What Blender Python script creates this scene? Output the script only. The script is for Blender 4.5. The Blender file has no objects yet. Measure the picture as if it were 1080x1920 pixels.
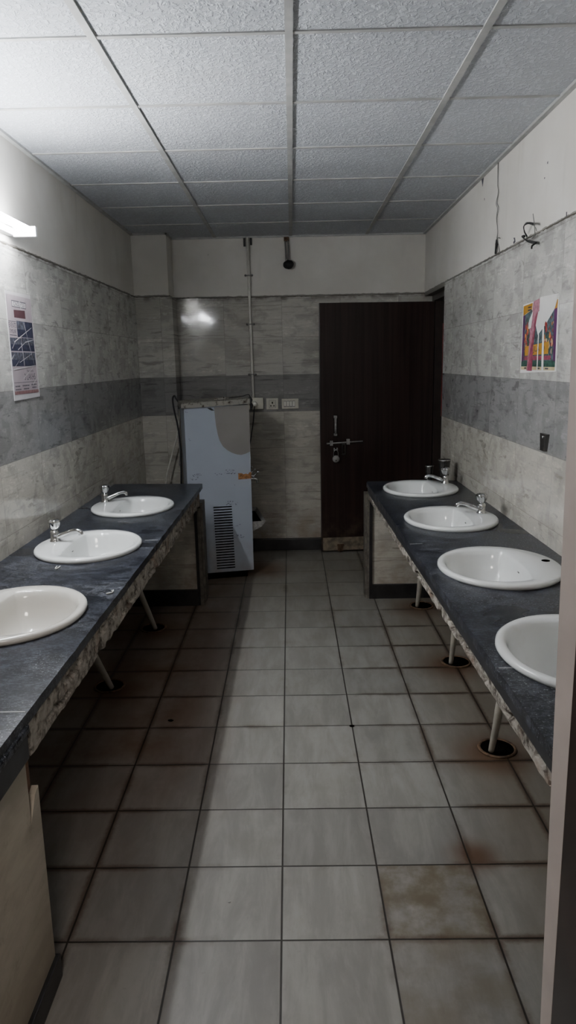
import bpy, bmesh, math, random
from mathutils import Vector, Matrix, noise as mnoise

random.seed(7)
PI = math.pi
COL = bpy.context.scene.collection

# ------------------------------------------------------------------ materials
class MT:
    """small node-graph writer"""
    def __init__(s, name, rough=0.5, metal=0.0, spec=0.5):
        s.m = bpy.data.materials.new(name); s.m.use_nodes = True
        s.t = s.m.node_tree; s.n = s.t.nodes
        s.b = s.n['Principled BSDF']
        s.b.inputs['Roughness'].default_value = rough
        s.b.inputs['Metallic'].default_value = metal
        s.b.inputs['Specular IOR Level'].default_value = spec
        g = s.n.new('ShaderNodeNewGeometry'); s.pos = g.outputs['Position']
        sp = s.n.new('ShaderNodeSeparateXYZ'); s.t.links.new(s.pos, sp.inputs[0])
        s.x, s.y, s.z = sp.outputs
    def put(s, sock, v):
        if isinstance(v, bpy.types.NodeSocket): s.t.links.new(v, sock)
        elif isinstance(v, (tuple, list)) and len(v) == 3 and sock.type == 'RGBA': sock.default_value = (*v, 1)
        else: sock.default_value = v
    def math(s, op, a, b=None, c=None, clamp=False):
        n = s.n.new('ShaderNodeMath'); n.operation = op; n.use_clamp = clamp
        s.put(n.inputs[0], a)
        if b is not None: s.put(n.inputs[1], b)
        if c is not None: s.put(n.inputs[2], c)
        return n.outputs[0]
    def comb(s, x, y, z):
        n = s.n.new('ShaderNodeCombineXYZ')
        for i, v in enumerate((x, y, z)): s.put(n.inputs[i], v)
        return n.outputs[0]
    def vscale(s, sx, sy, sz, off=0.0):
        return s.comb(s.math('MULTIPLY_ADD', s.x, sx, off), s.math('MULTIPLY_ADD', s.y, sy, off), s.math('MULTIPLY', s.z, sz))
    def noise(s, vec, scale=1.0, detail=4.0, rough=0.55, dist=0.0):
        n = s.n.new('ShaderNodeTexNoise'); s.put(n.inputs['Vector'], vec)
        n.inputs['Scale'].default_value = scale; n.inputs['Detail'].default_value = detail
        n.inputs['Roughness'].default_value = rough; n.inputs['Distortion'].default_value = dist
        return n.outputs['Fac']
    def vor(s, vec, scale, feature='F1'):
        n = s.n.new('ShaderNodeTexVoronoi'); s.put(n.inputs['Vector'], vec); n.feature = feature
        n.inputs['Scale'].default_value = scale
        return n.outputs['Distance']
    def white(s, vec):
        n = s.n.new('ShaderNodeTexWhiteNoise'); s.put(n.inputs['Vector'], vec); return n.outputs['Value']
    def step(s, v, a, b):
        n = s.n.new('ShaderNodeMapRange'); n.interpolation_type = 'SMOOTHSTEP'
        s.put(n.inputs[0], v); n.inputs[1].default_value = a; n.inputs[2].default_value = b
        return n.outputs[0]
    def mix(s, f, a, b, mode='MIX'):
        n = s.n.new('ShaderNodeMix'); n.data_type = 'RGBA'; n.blend_type = mode
        s.put(n.inputs[0], f); s.put(n.inputs[6], a); s.put(n.inputs[7], b)
        return n.outputs[2]
    def mul(s, col, f):
        n = s.n.new('ShaderNodeVectorMath'); n.operation = 'SCALE'
        s.put(n.inputs[0], col); s.put(n.inputs['Scale'], f); return n.outputs[0]
    def color(s, c): s.put(s.b.inputs['Base Color'], c); return s
    def rough(s, v): s.put(s.b.inputs['Roughness'], v); return s
    def bump(s, h, strength=0.3, dist=0.01):
        n = s.n.new('ShaderNodeBump'); n.inputs['Strength'].default_value = strength
        n.inputs['Distance'].default_value = dist; s.put(n.inputs['Height'], h)
        s.t.links.new(n.outputs[0], s.b.inputs['Normal']); return s

def plain(name, c, rough=0.5, metal=0.0, var=0.18, scale=14, spec=0.5):
    k = MT(name, rough, metal, spec)
    f = k.noise(k.pos, scale, 5)
    lo = tuple(v * (1 - var) for v in c); hi = tuple(min(1, v * (1 + var)) for v in c)
    k.color(k.mix(k.step(f, 0.3, 0.7), lo, hi))
    return k.m

def emis(name, c, e):
    k = MT(name); k.color(c)
    k.b.inputs['Emission Color'].default_value = (*c, 1); k.b.inputs['Emission Strength'].default_value = e
    return k.m

def plaster_mat():
    k = MT('dirty_white_plaster', 0.75, spec=0.25)
    a = k.noise(k.pos, 1.6, 5); b = k.noise(k.vscale(9, 9, 1.4), 1.0, 4)
    c = k.mix(k.step(a, .35, .7), (.60, .575, .53), (.69, .668, .63))
    c = k.mix(k.math('MULTIPLY', k.step(b, .58, .8), .35), c, (.36, .34, .30))
    d = k.math('LESS_THAN', k.vor(k.pos, 5.0), .035)
    c = k.mix(k.math('MULTIPLY', d, k.step(k.noise(k.pos, 2.0, 2), .5, .62)), c, (.2, .19, .17))
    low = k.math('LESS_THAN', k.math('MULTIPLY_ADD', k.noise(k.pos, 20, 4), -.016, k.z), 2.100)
    c = k.mix(k.math('MULTIPLY', low, .75), c, (.075, .065, .05))  # crack and shadow line above the tiles, painted into the plaster colour
    k.color(c); k.bump(k.noise(k.pos, 60, 3), .15, .004)
    return k.m

def tile_mat(name, axis, light=(.44, .420, .380), dark=(.215, .206, .195), low=(.46, .428, .37), off=0.0, tw=.47, su=1.0):
    """glazed stone-look wall tiles, dark middle course"""
    k = MT(name, .2, spec=.5)
    u = k.x if axis == 'x' else k.y
    U = k.math('ADD', u, off)
    v = k.math('DIVIDE', k.math('SUBTRACT', k.z, 1.18), .30)
    row = k.math('FLOOR', v)
    ut = k.math('DIVIDE', U, tw); col = k.math('FLOOR', ut)
    cell = k.white(k.comb(col, row, 1.7))
    jit = k.math('MULTIPLY', cell, 9.0)
    streak = k.noise(k.comb(k.math('MULTIPLY_ADD', u, 1.3 * su, jit), jit, k.math('MULTIPLY', k.z, 13)), 1.6, 7, .66, .5)
    blotch = k.noise(k.comb(k.math('MULTIPLY_ADD', u, 2.6 * su ** .5, jit), jit, k.math('MULTIPLY', k.z, 5)), 1.7, 5, .6, .4)
    fine = k.noise(k.comb(k.math('MULTIPLY', u, 20), 3.0, k.math('MULTIPLY', k.z, 46)), 1.3, 4, .7)
    band = k.math('MULTIPLY', k.math('GREATER_THAN', k.z, 1.18), k.math('LESS_THAN', k.z, 1.48))
    lo = k.math('LESS_THAN', k.z, 1.18)
    base = k.mix(lo, k.mix(band, light, dark), low)
    s1 = k.step(streak, .52, .72)
    deep = k.math('MAXIMUM', k.math('MULTIPLY', k.step(blotch, .47, .60), k.math('MULTIPLY_ADD', s1, .6, .35)), k.math('MULTIPLY', k.step(streak, .57, .66), .7))
    c = k.mix(deep, base, k.mul(base, .42))
    pale = k.math('MULTIPLY', k.step(streak, .46, .36), k.step(fine, .45, .6))
    c = k.mix(k.math('MULTIPLY', pale, .6), c, k.mul(base, 1.45))
    c = k.mix(k.math('MULTIPLY', k.step(fine, .62, .8), .5), c, k.mul(base, 1.3))
    c = k.mix(k.math('MULTIPLY', k.step(fine, .42, .25), .5), c, k.mul(base, .6))
    strata = k.noise(k.comb(k.math('MULTIPLY_ADD', u, 1.1 * su, jit), jit, k.math('MULTIPLY', k.z, 30)), 1.5, 4, .7, .3)
    c = k.mix(k.math('MULTIPLY', k.step(strata, .56, .66), .45), c, k.mul(base, .5))
    crack = k.math('LESS_THAN', k.math('ABSOLUTE', k.math('SUBTRACT', streak, .5)), .006)
    c = k.mix(k.math('MULTIPLY', crack, .22), c, k.mul(base, .45))
    c = k.mul(c, k.math('MULTIPLY_ADD', cell, .16, .92))
    fu = k.math('FRACT', ut); fv = k.math('FRACT', v)
    du = k.math('MULTIPLY', k.math('MINIMUM', fu, k.math('SUBTRACT', 1, fu)), tw)
    dv = k.math('MULTIPLY', k.math('MINIMUM', fv, k.math('SUBTRACT', 1, fv)), .30)
    g = k.math('LESS_THAN', k.math('MINIMUM', du, dv), .0016)
    c = k.mix(k.math('MULTIPLY', g, .40), c, (.12, .11, .095))
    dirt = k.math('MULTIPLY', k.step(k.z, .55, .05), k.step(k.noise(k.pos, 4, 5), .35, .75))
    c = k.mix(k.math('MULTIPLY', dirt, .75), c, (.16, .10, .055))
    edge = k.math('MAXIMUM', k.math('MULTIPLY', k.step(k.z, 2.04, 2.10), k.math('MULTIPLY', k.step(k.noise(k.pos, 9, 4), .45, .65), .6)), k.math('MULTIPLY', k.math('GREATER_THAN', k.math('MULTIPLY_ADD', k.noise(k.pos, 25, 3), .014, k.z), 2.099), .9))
    c = k.mix(edge, c, (.065, .055, .042))  # tile-top joint: patchy darkening plus its shadow line, put into the colour
    k.color(c); k.rough(k.math('MULTIPLY_ADD', fine, .08, .03))
    h = k.math('ADD', k.math('MULTIPLY', k.noise(k.pos, 11, 2), 1.0), k.math('MULTIPLY', fine, .22))
    k.bump(k.math('SUBTRACT', h, k.math('MULTIPLY', g, .5)), .06, .006)
    return k.m

DRAINS = [(-.935, 3.30), (-.868, 4.10), (.774, 2.66), (.797, 3.53), (.771, 4.43)]

def floor_mat():
    k = MT('stained_floor_tiles', .38, spec=.4)
    xs = k.math('DIVIDE', k.math('ADD', k.math('MULTIPLY_ADD', k.y, .0072, k.x), .0507), .30)
    ys = k.math('DIVIDE', k.math('ADD', k.math('MULTIPLY_ADD', k.x, .0028, k.y), -1.709), .30)
    ci, cj = k.math('FLOOR', xs), k.math('FLOOR', ys)
    cell = k.white(k.comb(ci, cj, .5))
    jit = k.math('MULTIPLY', cell, 7.0)
    st = k.noise(k.comb(k.math('MULTIPLY_ADD', k.x, 9, jit), k.math('MULTIPLY', k.y, 1.9), jit), 1.5, 7, .68, .4)
    bl = k.noise(k.pos, 3.2, 6, .62); fi = k.noise(k.pos, 42, 5, .7)
    base = k.mix(k.step(st, .35, .68), (.182, .174, .158), (.246, .237, .217))
    base = k.mul(base, k.math('MULTIPLY_ADD', cell, .20, .88))
    base = k.mix(k.math('MULTIPLY', k.step(fi, .58, .75), .28), base, (.13, .12, .105))
    base = k.mix(k.math('MULTIPLY', k.step(bl, .5, .75), .4), base, (.16, .148, .12))
    # brown soiling along the left counter
    lf = k.math('MULTIPLY', k.math('MULTIPLY_ADD', k.step(k.y, 1.9, 2.9), .72, .28), k.math('MULTIPLY', k.step(k.math('MULTIPLY_ADD', bl, .5, k.x), .05, -.27), k.math('MULTIPLY_ADD', k.step(bl, .3, .7), .5, .5)))
    base = k.mix(k.math('MULTIPLY', lf, .84), base, (.105, .052, .024))
    rt = k.math('MULTIPLY', k.step(k.math('MULTIPLY_ADD', bl, .35, k.x), .62, 1.0), .55)
    base = k.mix(rt, base, (.13, .10, .065))
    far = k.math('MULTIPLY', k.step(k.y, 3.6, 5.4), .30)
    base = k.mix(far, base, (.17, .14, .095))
    # the dirty single tiles by the right counter
    tl = k.math('MULTIPLY', k.math('COMPARE', ci, 1.0, .1), k.math('LESS_THAN', cj, .5))
    blot = k.math('MULTIPLY', k.step(k.noise(k.pos, 6, 6, .65), .34, .62), k.math('MULTIPLY_ADD', k.math('COMPARE', cj, 0.0, .1), .35, .45))
    base = k.mix(k.math('MULTIPLY', tl, blot), base, (.095, .072, .037))
    # rust halos round the drains and by the cooler
    acc = None
    for dx, dy, r in [(a, b, .21) for a, b in DRAINS] + [(-.27, 5.36, .26), (.56, 2.05, .1)]:
        d = k.math('SQRT', k.math('ADD', k.math('POWER', k.math('ABSOLUTE', k.math('SUBTRACT', k.x, dx)), 2), k.math('POWER', k.math('ABSOLUTE', k.math('SUBTRACT', k.y, dy)), 2)))
        m = k.step(k.math('MULTIPLY_ADD', bl, r * .9, d), r * 1.6, r * .55)
        acc = m if acc is None else k.math('MAXIMUM', acc, m)
    base = k.mix(k.math('MULTIPLY', acc, .85), base, (.085, .04, .017))
    fx, fy = k.math('FRACT', xs), k.math('FRACT', ys)
    d = k.math('MULTIPLY', k.math('MINIMUM', k.math('MINIMUM', fx, k.math('SUBTRACT', 1, fx)), k.math('MINIMUM', fy, k.math('SUBTRACT', 1, fy))), .30)
    halo = k.math('MULTIPLY', k.step(k.math('MULTIPLY_ADD', fi, -.02, d), .013, -.006), k.step(k.math('MULTIPLY_ADD', k.math('ABSOLUTE', k.x), .45, bl), .56, .82))
    base = k.mix(k.math('MULTIPLY', halo, .75), base, (.06, .033, .017))
    g = k.step(d, .0040, .0018)
    base = k.mix(k.math('MULTIPLY', g, .93), base, (.018, .015, .012))
    k.color(base); k.rough(k.math('MULTIPLY_ADD', bl, .3, .27))
    k.bump(k.math('SUBTRACT', k.math('MULTIPLY', fi, .2), g), .25, .003)
    return k.m

def ceil_mat():
    k = MT('pitted_ceiling_board', .85, spec=.2)
    cx = k.math('FLOOR', k.math('DIVIDE', k.math('ADD', k.x, .0034), .6)); cy = k.math('FLOOR', k.math('DIVIDE', k.math('ADD', k.y, -2.4275), .6))
    cell = k.white(k.comb(cx, cy, 2.2))
    n = k.noise(k.vscale(1, .8, 1), 62, 3, .6, .6)
    v = k.step(n, .46, .6)
    c = k.mix(v, (.50, .52, .555), (.59, .612, .65))
    c = k.mul(c, k.math('MULTIPLY_ADD', cell, .09, .93))
    c = k.mix(k.math('MULTIPLY', k.step(k.noise(k.pos, 2.1, 5), .52, .8), .25), c, (.46, .45, .43))
    k.color(c); k.bump(v, .55, .006)
    return k.m

def granite_mat():
    k = MT('worn_black_granite', .3, spec=.28)
    f = k.math('MULTIPLY_ADD', k.noise(k.vscale(70, 125, 60), 1.0, 5, .78, .2), .62, k.math('MULTIPLY', k.noise(k.vscale(17, 26, 14), 1.0, 5, .72, .2), .38)); g = k.noise(k.pos, 3.0, 5, .6)
    sp = k.noise(k.pos, 150, 2)
    c = k.mix(k.step(f, .46, .58), (.004, .005, .008), (.046, .051, .068))
    c = k.mix(k.math('MULTIPLY', k.math('MULTIPLY', k.step(sp, .60, .68), k.step(g, .35, .6)), .8), c, (.26, .27, .29))
    dust = k.math('MULTIPLY', k.step(g, .44, .68), k.step(f, .42, .66))
    c = k.mix(k.math('MULTIPLY', dust, .38), c, (.20, .205, .22))
    wet = k.step(k.noise(k.vscale(1, 1.6, 1, 5.3), 2.3, 3, .5), .60, .66)
    c = k.mix(k.math('MULTIPLY', wet, .7), c, (.012, .013, .017))
    k.color(c); k.rough(k.math('MULTIPLY_ADD', wet, -.18, k.math('MULTIPLY_ADD', dust, .25, .30)))
    for yy in (): pass
    k.bump(f, .12, .003)
    return k.m

def concrete_mat():
    k = MT('broken_mortar', .92, spec=.15)
    n = k.noise(k.pos, 26, 7, .72, .15); m = k.noise(k.pos, 7, 4)
    c = k.mix(k.step(n, .33, .60), (.055, .044, .035), (.34, .31, .27))
    c = k.mix(k.math('MULTIPLY', k.step(m, .54, .68), .55), c, (.19, .12, .085))
    k.color(c); k.bump(n, .55, .010)
    return k.m

def door_mat():
    k = MT('dark_brown_laminate', .34, spec=.3)
    n = k.noise(k.vscale(38, 38, .8), 1.0, 5, .6)
    c = k.mix(k.step(n, .35, .7), (.018, .010, .0085), (.034, .019, .016))
    dirt = k.math('MULTIPLY', k.step(k.z, .42, .08), k.step(k.noise(k.pos, 9, 5), .35, .75))
    c = k.mix(k.math('MULTIPLY', dirt, .55), c, (.16, .12, .085))
    k.color(c); return k.m

def cooler_mat():
    k = MT('film_covered_steel', .42, .0, .4)
    a = k.noise(k.vscale(2, 2, 3), 1.3, 3)
    c = k.mix(a, (.31, .34, .39), (.36, .39, .445))
    dirt = k.math('MULTIPLY', k.step(k.z, .42, .06), k.step(k.noise(k.pos, 7, 5), .3, .7))
    c = k.mix(k.math('MULTIPLY', dirt, .6), c, (.27, .23, .18))
    k.color(c); return k.m

def rust_edge_mat():
    k = MT('peeling_cream_edge', .7, spec=.2)
    n = k.noise(k.pos, 34, 6, .7)
    k.color(k.mix(k.step(n, .50, .62), (.27, .255, .225), (.055, .04, .03))); k.bump(n, .4, .006)
    return k.m

def ceramic_mat(name, c, tint):
    k = MT(name, .09, spec=.55)
    g = k.step(k.noise(k.pos, 11, 5), .55, .8)
    k.color(k.mix(k.math('MULTIPLY', g, .3), c, tint)); return k.m

def beige_mat():
    k = MT('soiled_beige_tile', .4, spec=.3)
    a = k.noise(k.comb(0, k.math('MULTIPLY', k.y, 3), k.math('MULTIPLY', k.z, 9)), 1.5, 6, .65, .5); b = k.noise(k.pos, 18, 5, .7)
    c = k.mix(k.step(a, .35, .7), (.37, .325, .255), (.47, .42, .34))
    c = k.mix(k.math('MULTIPLY', k.step(b, .56, .75), .55), c, (.25, .21, .155))
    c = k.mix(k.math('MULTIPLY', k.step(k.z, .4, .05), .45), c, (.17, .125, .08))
    k.color(c); return k.m

M = dict(
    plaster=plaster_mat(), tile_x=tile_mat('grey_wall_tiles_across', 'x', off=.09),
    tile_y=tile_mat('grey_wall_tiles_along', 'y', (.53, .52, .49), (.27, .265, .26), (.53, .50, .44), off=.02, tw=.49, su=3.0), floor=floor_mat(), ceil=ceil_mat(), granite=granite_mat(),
    concrete=concrete_mat(), door=door_mat(), cooler=cooler_mat(), lid=rust_edge_mat(),
    bar=plain('dusty_grid_bar', (.40, .40, .39), .6, 0, .12), ceramic=ceramic_mat('white_glazed_ceramic', (.67, .685, .675), (.5, .48, .42)),
    cream=ceramic_mat('cream_glazed_ceramic', (.62, .60, .55), (.5, .44, .34)),
    chrome=plain('scuffed_chrome', (.62, .62, .62), .14, 1.0, .25, 40), steel=plain('dull_steel', (.34, .33, .315), .4, .45, .25, 60), grime=plain('grimy_edge_strip', (.11, .098, .08), .5, 0, .35, 25),
    darksteel=plain('dark_steel', (.11, .105, .10), .25, .8, .3, 30),
    black=plain('black_rubber', (.012, .012, .012), .6), hole=plain('dark_hollow', (.004, .0035, .003), 1.0, spec=0.0),
    skirt=plain('black_skirting_stone', (.016, .015, .015), .38, 0, .4), pipe=plain('pale_plastic_pipe', (.40, .37, .31), .5, 0, .15),
    hose=plain('white_plastic_hose', (.56, .54, .48), .45), pvc=plain('white_conduit_plastic', (.66, .64, .58), .45, 0, .1),
    plate=plain('yellowed_switch_plastic', (.52, .49, .41), .4, 0, .1), grey=plain('bare_grey_steel_panel', (.245, .228, .215), .4, .2, .07, 3),
    rust=plain('rusty_brown_tape', (.24, .11, .04), .8, 0, .5, 60), rustring=plain('rusted_iron', (.105, .06, .032), .85, 0, .5, 40),
    brick=plain('exposed_brick', (.14, .075, .045), .95, 0, .4, 40), jamb=plain('pinkish_painted_reveal', (.40, .35, .32), .65, 0, .07, 9),
    wood=plain('dark_frame_wood', (.020, .011, .008), .35, 0, .3, 12), redstrip=plain('reddish_strip', (.16, .02, .018), .3, 0, .3),
    beige=beige_mat(), dimpaper=plain('thin_greyish_paper', (.46, .44, .45), .7, 0, .05),
    paper=plain('white_paper', (.66, .65, .63), .7, 0, .04), pinkpaper=plain('pinkish_paper', (.33, .28, .30), .65, 0, .08),
    ink=plain('faded_ink', (.05, .045, .06), .7), navy=plain('faded_navy_print', (.022, .024, .050), .6, 0, .35, 45),
    photo=plain('faded_photo_print', (.07, .072, .095), .6, 0, .6, 55), maroon=plain('maroon_print', (.07, .028, .034), .6, 0, .2),
    pinkbar=plain('dull_red_print', (.20, .10, .10), .6, 0, .3, 60), yellow=plain('yellow_print', (.42, .21, .018), .55, 0, .1),
    purple=plain('purple_print', (.085, .016, .085), .55, 0, .2), crimson=plain('crimson_print', (.24, .045, .08), .55, 0, .35, 40),
    rose=plain('torn_pink_layer', (.34, .15, .19), .7, 0, .3, 60), green=plain('dark_green_print', (.025, .075, .055), .55, 0, .5, 70),
    teal=plain('dull_teal_print', (.06, .09, .10), .55, 0, .7, 60), orange=plain('orange_print', (.50, .17, .03), .55, 0, .4, 60),
    redprint=plain('red_print', (.30, .035, .03), .55, 0, .6, 60), sand=plain('sand_print', (.50, .40, .22), .55),
    skin=plain('warm_print', (.48, .30, .16), .55, 0, .4, 60), tin=plain('grey_wire_sheath', (.19, .185, .175), .5),
    kick=plain('scuffed_kick_plate', (.185, .15, .105), .6, .1, .45, 22), lamp=emis('lit_tube', (.93, .965, 1.0), 34.0),
    lampbody=plain('white_lamp_body', (.8, .8, .8), .4), apron=plain('black_stone_apron', (.022, .022, .024), .4, 0, .5, 8),
    chip=plain('pale_chip', (.5, .5, .48), .7), seam=plain('pale_joint_filler', (.30, .30, .30), .8),
)

# ------------------------------------------------------------------ mesh helpers
class MB:
    def __init__(s): s.v = []; s.f = []; s.sm = []
    def add(s, vs, fs, smooth=False):
        o = len(s.v); s.v += [Vector(v) for v in vs]; s.f += [[i + o for i in f] for f in fs]; s.sm += [smooth] * len(fs); return s
    def box(s, x0, x1, y0, y1, z0, z1, b=0.0):
        if b <= 0:
            vs = [(x, y, z) for z in (z0, z1) for y in (y0, y1) for x in (x0, x1)]
            return s.add(vs, [(0, 2, 3, 1), (4, 5, 7, 6), (0, 1, 5, 4), (2, 6, 7, 3), (0, 4, 6, 2), (1, 3, 7, 5)])
        bm = bmesh.new(); bmesh.ops.create_cube(bm, size=1)
        for v in bm.verts:
            v.co = Vector(((x0 + x1) / 2 + v.co.x * (x1 - x0), (y0 + y1) / 2 + v.co.y * (y1 - y0), (z0 + z1) / 2 + v.co.z * (z1 - z0)))
        bmesh.ops.bevel(bm, geom=bm.edges[:], offset=b, segments=2, profile=.6, affect='EDGES')
        return s.bm(bm)
    def bm(s, bm, smooth=False):
        bm.verts.index_update()
        s.add([v.co.copy() for v in bm.verts], [[v.index for v in f.verts] for f in bm.faces], smooth); bm.free(); return s
    def prism(s, poly, d0, d1, axis='z'):
        """extrude a 2D outline; axis names the extrusion direction"""
        n = len(poly)
        def mk(p, d): return {'z': (p[0], p[1], d), 'x': (d, p[0], p[1]), 'y': (p[0], d, p[1])}[axis]
        vs = [mk(p, d0) for p in poly] + [mk(p, d1) for p in poly]
        return s.add(vs, [list(range(n))[::-1], list(range(n, 2 * n))] + [(i, (i + 1) % n, (i + 1) % n + n, i + n) for i in range(n)])
    def lathe(s, prof, c=(0, 0, 0), axis='z', n=24, smooth=True, cap=True):
        vs = []; fs = []
        for r, h in prof:
            for i in range(n):
                a = 2 * PI * i / n; p = (r * math.cos(a), r * math.sin(a), h)
                if axis == 'x': p = (h, p[0], p[1])
                if axis == 'y': p = (p[0], h, p[1])
                vs.append(Vector(p) + Vector(c))
        for j in range(len(prof) - 1):
            for i in range(n): fs.append((j * n + i, j * n + (i + 1) % n, (j + 1) * n + (i + 1) % n, (j + 1) * n + i))
        if cap: fs += [list(range(n))[::-1], list(range((len(prof) - 1) * n, len(prof) * n))]
        return s.add(vs, fs, smooth)
    def tube(s, pts, r, n=10, sub=6, smooth=True):
        P = [Vector(p) for p in pts]; R = r if isinstance(r, (list, tuple)) else [r] * len(P)
        out = []; rr = []
        if len(P) > 2 and sub > 1:
            for i in range(len(P) - 1):
                p0, p1, p2, p3 = P[max(i - 1, 0)], P[i], P[i + 1], P[min(i + 2, len(P) - 1)]
                for k in range(sub):
                    t = k / sub
                    out.append(.5 * ((2 * p1) + (p2 - p0) * t + (2 * p0 - 5 * p1 + 4 * p2 - p3) * t * t + (3 * p1 - p0 - 3 * p2 + p3) * t ** 3))
                    rr.append(R[i] * (1 - t) + R[i + 1] * t)
            out.append(P[-1]); rr.append(R[-1])
        else: out, rr = P, R
        vs = []; fs = []; up = None
        for i, p in enumerate(out):
            d = (out[min(i + 1, len(out) - 1)] - out[max(i - 1, 0)]).normalized()
            if up is None: up = Vector((0, 0, 1)) if abs(d.z) < .9 else Vector((1, 0, 0))
            a = d.cross(up).normalized(); up = a.cross(d).normalized()
            for k in range(n):
                t = 2 * PI * k / n; vs.append(p + rr[i] * (math.cos(t) * a + math.sin(t) * up))
        for j in range(len(out) - 1):
            for i in range(n): fs.append((j * n + i, j * n + (i + 1) % n, (j + 1) * n + (i + 1) % n, (j + 1) * n + i))
        fs += [list(range(n))[::-1], list(range((len(out) - 1) * n, len(out) * n))]
        return s.add(vs, fs, smooth)

def link(name, mb, mat, parent=None, world=True):
    vs = mb.v
    if parent is not None and world:
        mw = parent.matrix_basis.copy(); up_ = parent.parent
        while up_ is not None: mw = up_.matrix_basis @ mw; up_ = up_.parent
        inv = mw.inverted(); vs = [inv @ v for v in vs]
    me = bpy.data.meshes.new(name); me.from_pydata([tuple(v) for v in vs], [], mb.f)
    me.polygons.foreach_set('use_smooth', mb.sm)
    me.materials.append(M[mat]); me.update()
    bm = bmesh.new(); bm.from_mesh(me); bmesh.ops.recalc_face_normals(bm, faces=bm.faces[:]); bm.to_mesh(me); bm.free()
    o = bpy.data.objects.new(name, me); COL.objects.link(o)
    if parent is not None: o.parent = parent
    return o

def tag(o, label=None, cat=None, group=None, kind=None):
    if label: o['label'] = label
    if cat: o['category'] = cat
    if group: o['group'] = group
    if kind: o['kind'] = kind
    return o

def thing(name, loc, label, cat, group=None, rz=0.0):
    o = bpy.data.objects.new(name, None); COL.objects.link(o); o.empty_display_size = .05
    o.matrix_basis = Matrix.Translation(loc) @ Matrix.Rotation(rz, 4, 'Z')
    return tag(o, label, cat, group)

def struct(name, mb, mat, label=None, cat=None):
    return tag(link(name, mb, mat), label, cat, None, 'structure')

def dup(root, loc, rz, label, group=None, mats=None):
    r = root.copy(); COL.objects.link(r); r.matrix_basis = Matrix.Translation(loc) @ Matrix.Rotation(rz, 4, 'Z')
    r['label'] = label
    if group: r['group'] = group
    for ch in root.children:
        c = ch.copy(); COL.objects.link(c); c.parent = r
        for g in ch.children:
            d = g.copy(); COL.objects.link(d); d.parent = c
    return r

def text_mb(body, size, place, sx=1.0):
    """flat lettering turned into a mesh; place(u, v) gives the 3D point"""
    cu = bpy.data.curves.new('lettering', 'FONT'); cu.body = body; cu.size = size; cu.align_x = 'CENTER'; cu.align_y = 'CENTER'
    cu.fill_mode = 'FRONT'
    t = bpy.data.objects.new('lettering', cu); COL.objects.link(t)
    dg = bpy.context.evaluated_depsgraph_get(); me = bpy.data.meshes.new_from_object(t.evaluated_get(dg))
    mb = MB(); mb.add([place(v.co.x * sx, v.co.y) for v in me.vertices], [list(p.vertices) for p in me.polygons])
    bpy.data.objects.remove(t); bpy.data.curves.remove(cu); bpy.data.meshes.remove(me)
    return mb

# ------------------------------------------------------------------ room shell
LX, RX, BY, CZ = -1.23, 1.06, 6.0, 2.56
TL, TR, TB = -1.22, 1.05, 5.985
struct('floor', MB().box(-2.2, 2.2, -3.0, 6.3, -.08, 0), 'floor', 'grey floor of square stained tiles with dark joints', 'floor')
struct('ceiling', MB().box(-1.4, 1.3, .6, 6.2, CZ, CZ + .06), 'ceil', 'white suspended ceiling of pitted square boards', 'ceiling')
g = MB()
for i in (-1, 0, 1):
    x = -.0034 + .6 * i
    g.prism([(x - .0125 + .011, .72), (x + .0125 + .011, .72), (x + .0125 - .004, BY), (x - .0125 - .004, BY)], CZ - .006, CZ + .001)
for j in range(-3, 7):
    y = 2.4275 + .6 * j
    if .75 < y < 5.98: g.box(LX, RX, y - .009, y + .009, CZ - .004, CZ + .001)
struct('trim_1', g, 'bar', 'grey metal grid bars between the ceiling boards', 'ceiling grid')
g = MB().box(LX, LX + .022, .72, 5.76, CZ - .012, CZ).box(RX - .022, RX, .72, BY, CZ - .012, CZ).box(-.95, RX, BY - .016, BY, CZ - .012, CZ).box(LX, -.95, 5.745, 5.76, CZ - .012, CZ).box(-.965, -.95, 5.745, BY, CZ - .012, CZ)
struct('trim_2', g, 'bar', 'grey metal angle strip round the edge of the ceiling', 'ceiling edge strip')

def ragged(axis, fixed0, fixed1, a0, a1, z0, z1, amp=.004, step=.03):
    """cladding slab whose top edge is a little broken"""
    n = max(2, int((a1 - a0) / step)); top = []
    for i in range(n + 1):
        a = a0 + (a1 - a0) * i / n
        top.append((a, z1 - abs(mnoise.noise(Vector((a * 7, fixed0 * 9, 1.3)))) * amp * 2))
    poly = [(a0, z0), (a1, z0)] + top[::-1]
    return MB().prism(poly, fixed0, fixed1, axis)

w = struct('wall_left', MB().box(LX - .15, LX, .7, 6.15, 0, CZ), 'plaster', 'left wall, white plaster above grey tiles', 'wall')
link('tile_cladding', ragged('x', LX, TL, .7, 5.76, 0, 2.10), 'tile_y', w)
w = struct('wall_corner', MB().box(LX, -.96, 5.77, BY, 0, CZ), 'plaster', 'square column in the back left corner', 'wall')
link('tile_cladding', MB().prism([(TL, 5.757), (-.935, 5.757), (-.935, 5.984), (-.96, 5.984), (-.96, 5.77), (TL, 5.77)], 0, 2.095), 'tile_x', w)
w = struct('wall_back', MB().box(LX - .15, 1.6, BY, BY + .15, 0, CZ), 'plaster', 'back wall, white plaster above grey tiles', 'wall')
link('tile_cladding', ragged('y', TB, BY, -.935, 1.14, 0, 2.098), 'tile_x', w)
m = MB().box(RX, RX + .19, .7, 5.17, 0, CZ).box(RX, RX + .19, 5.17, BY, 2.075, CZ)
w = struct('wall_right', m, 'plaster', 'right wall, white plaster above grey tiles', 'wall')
link('tile_cladding', ragged('x', TR, RX, .72, 5.165, 0, 2.10), 'tile_y', w)
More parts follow.
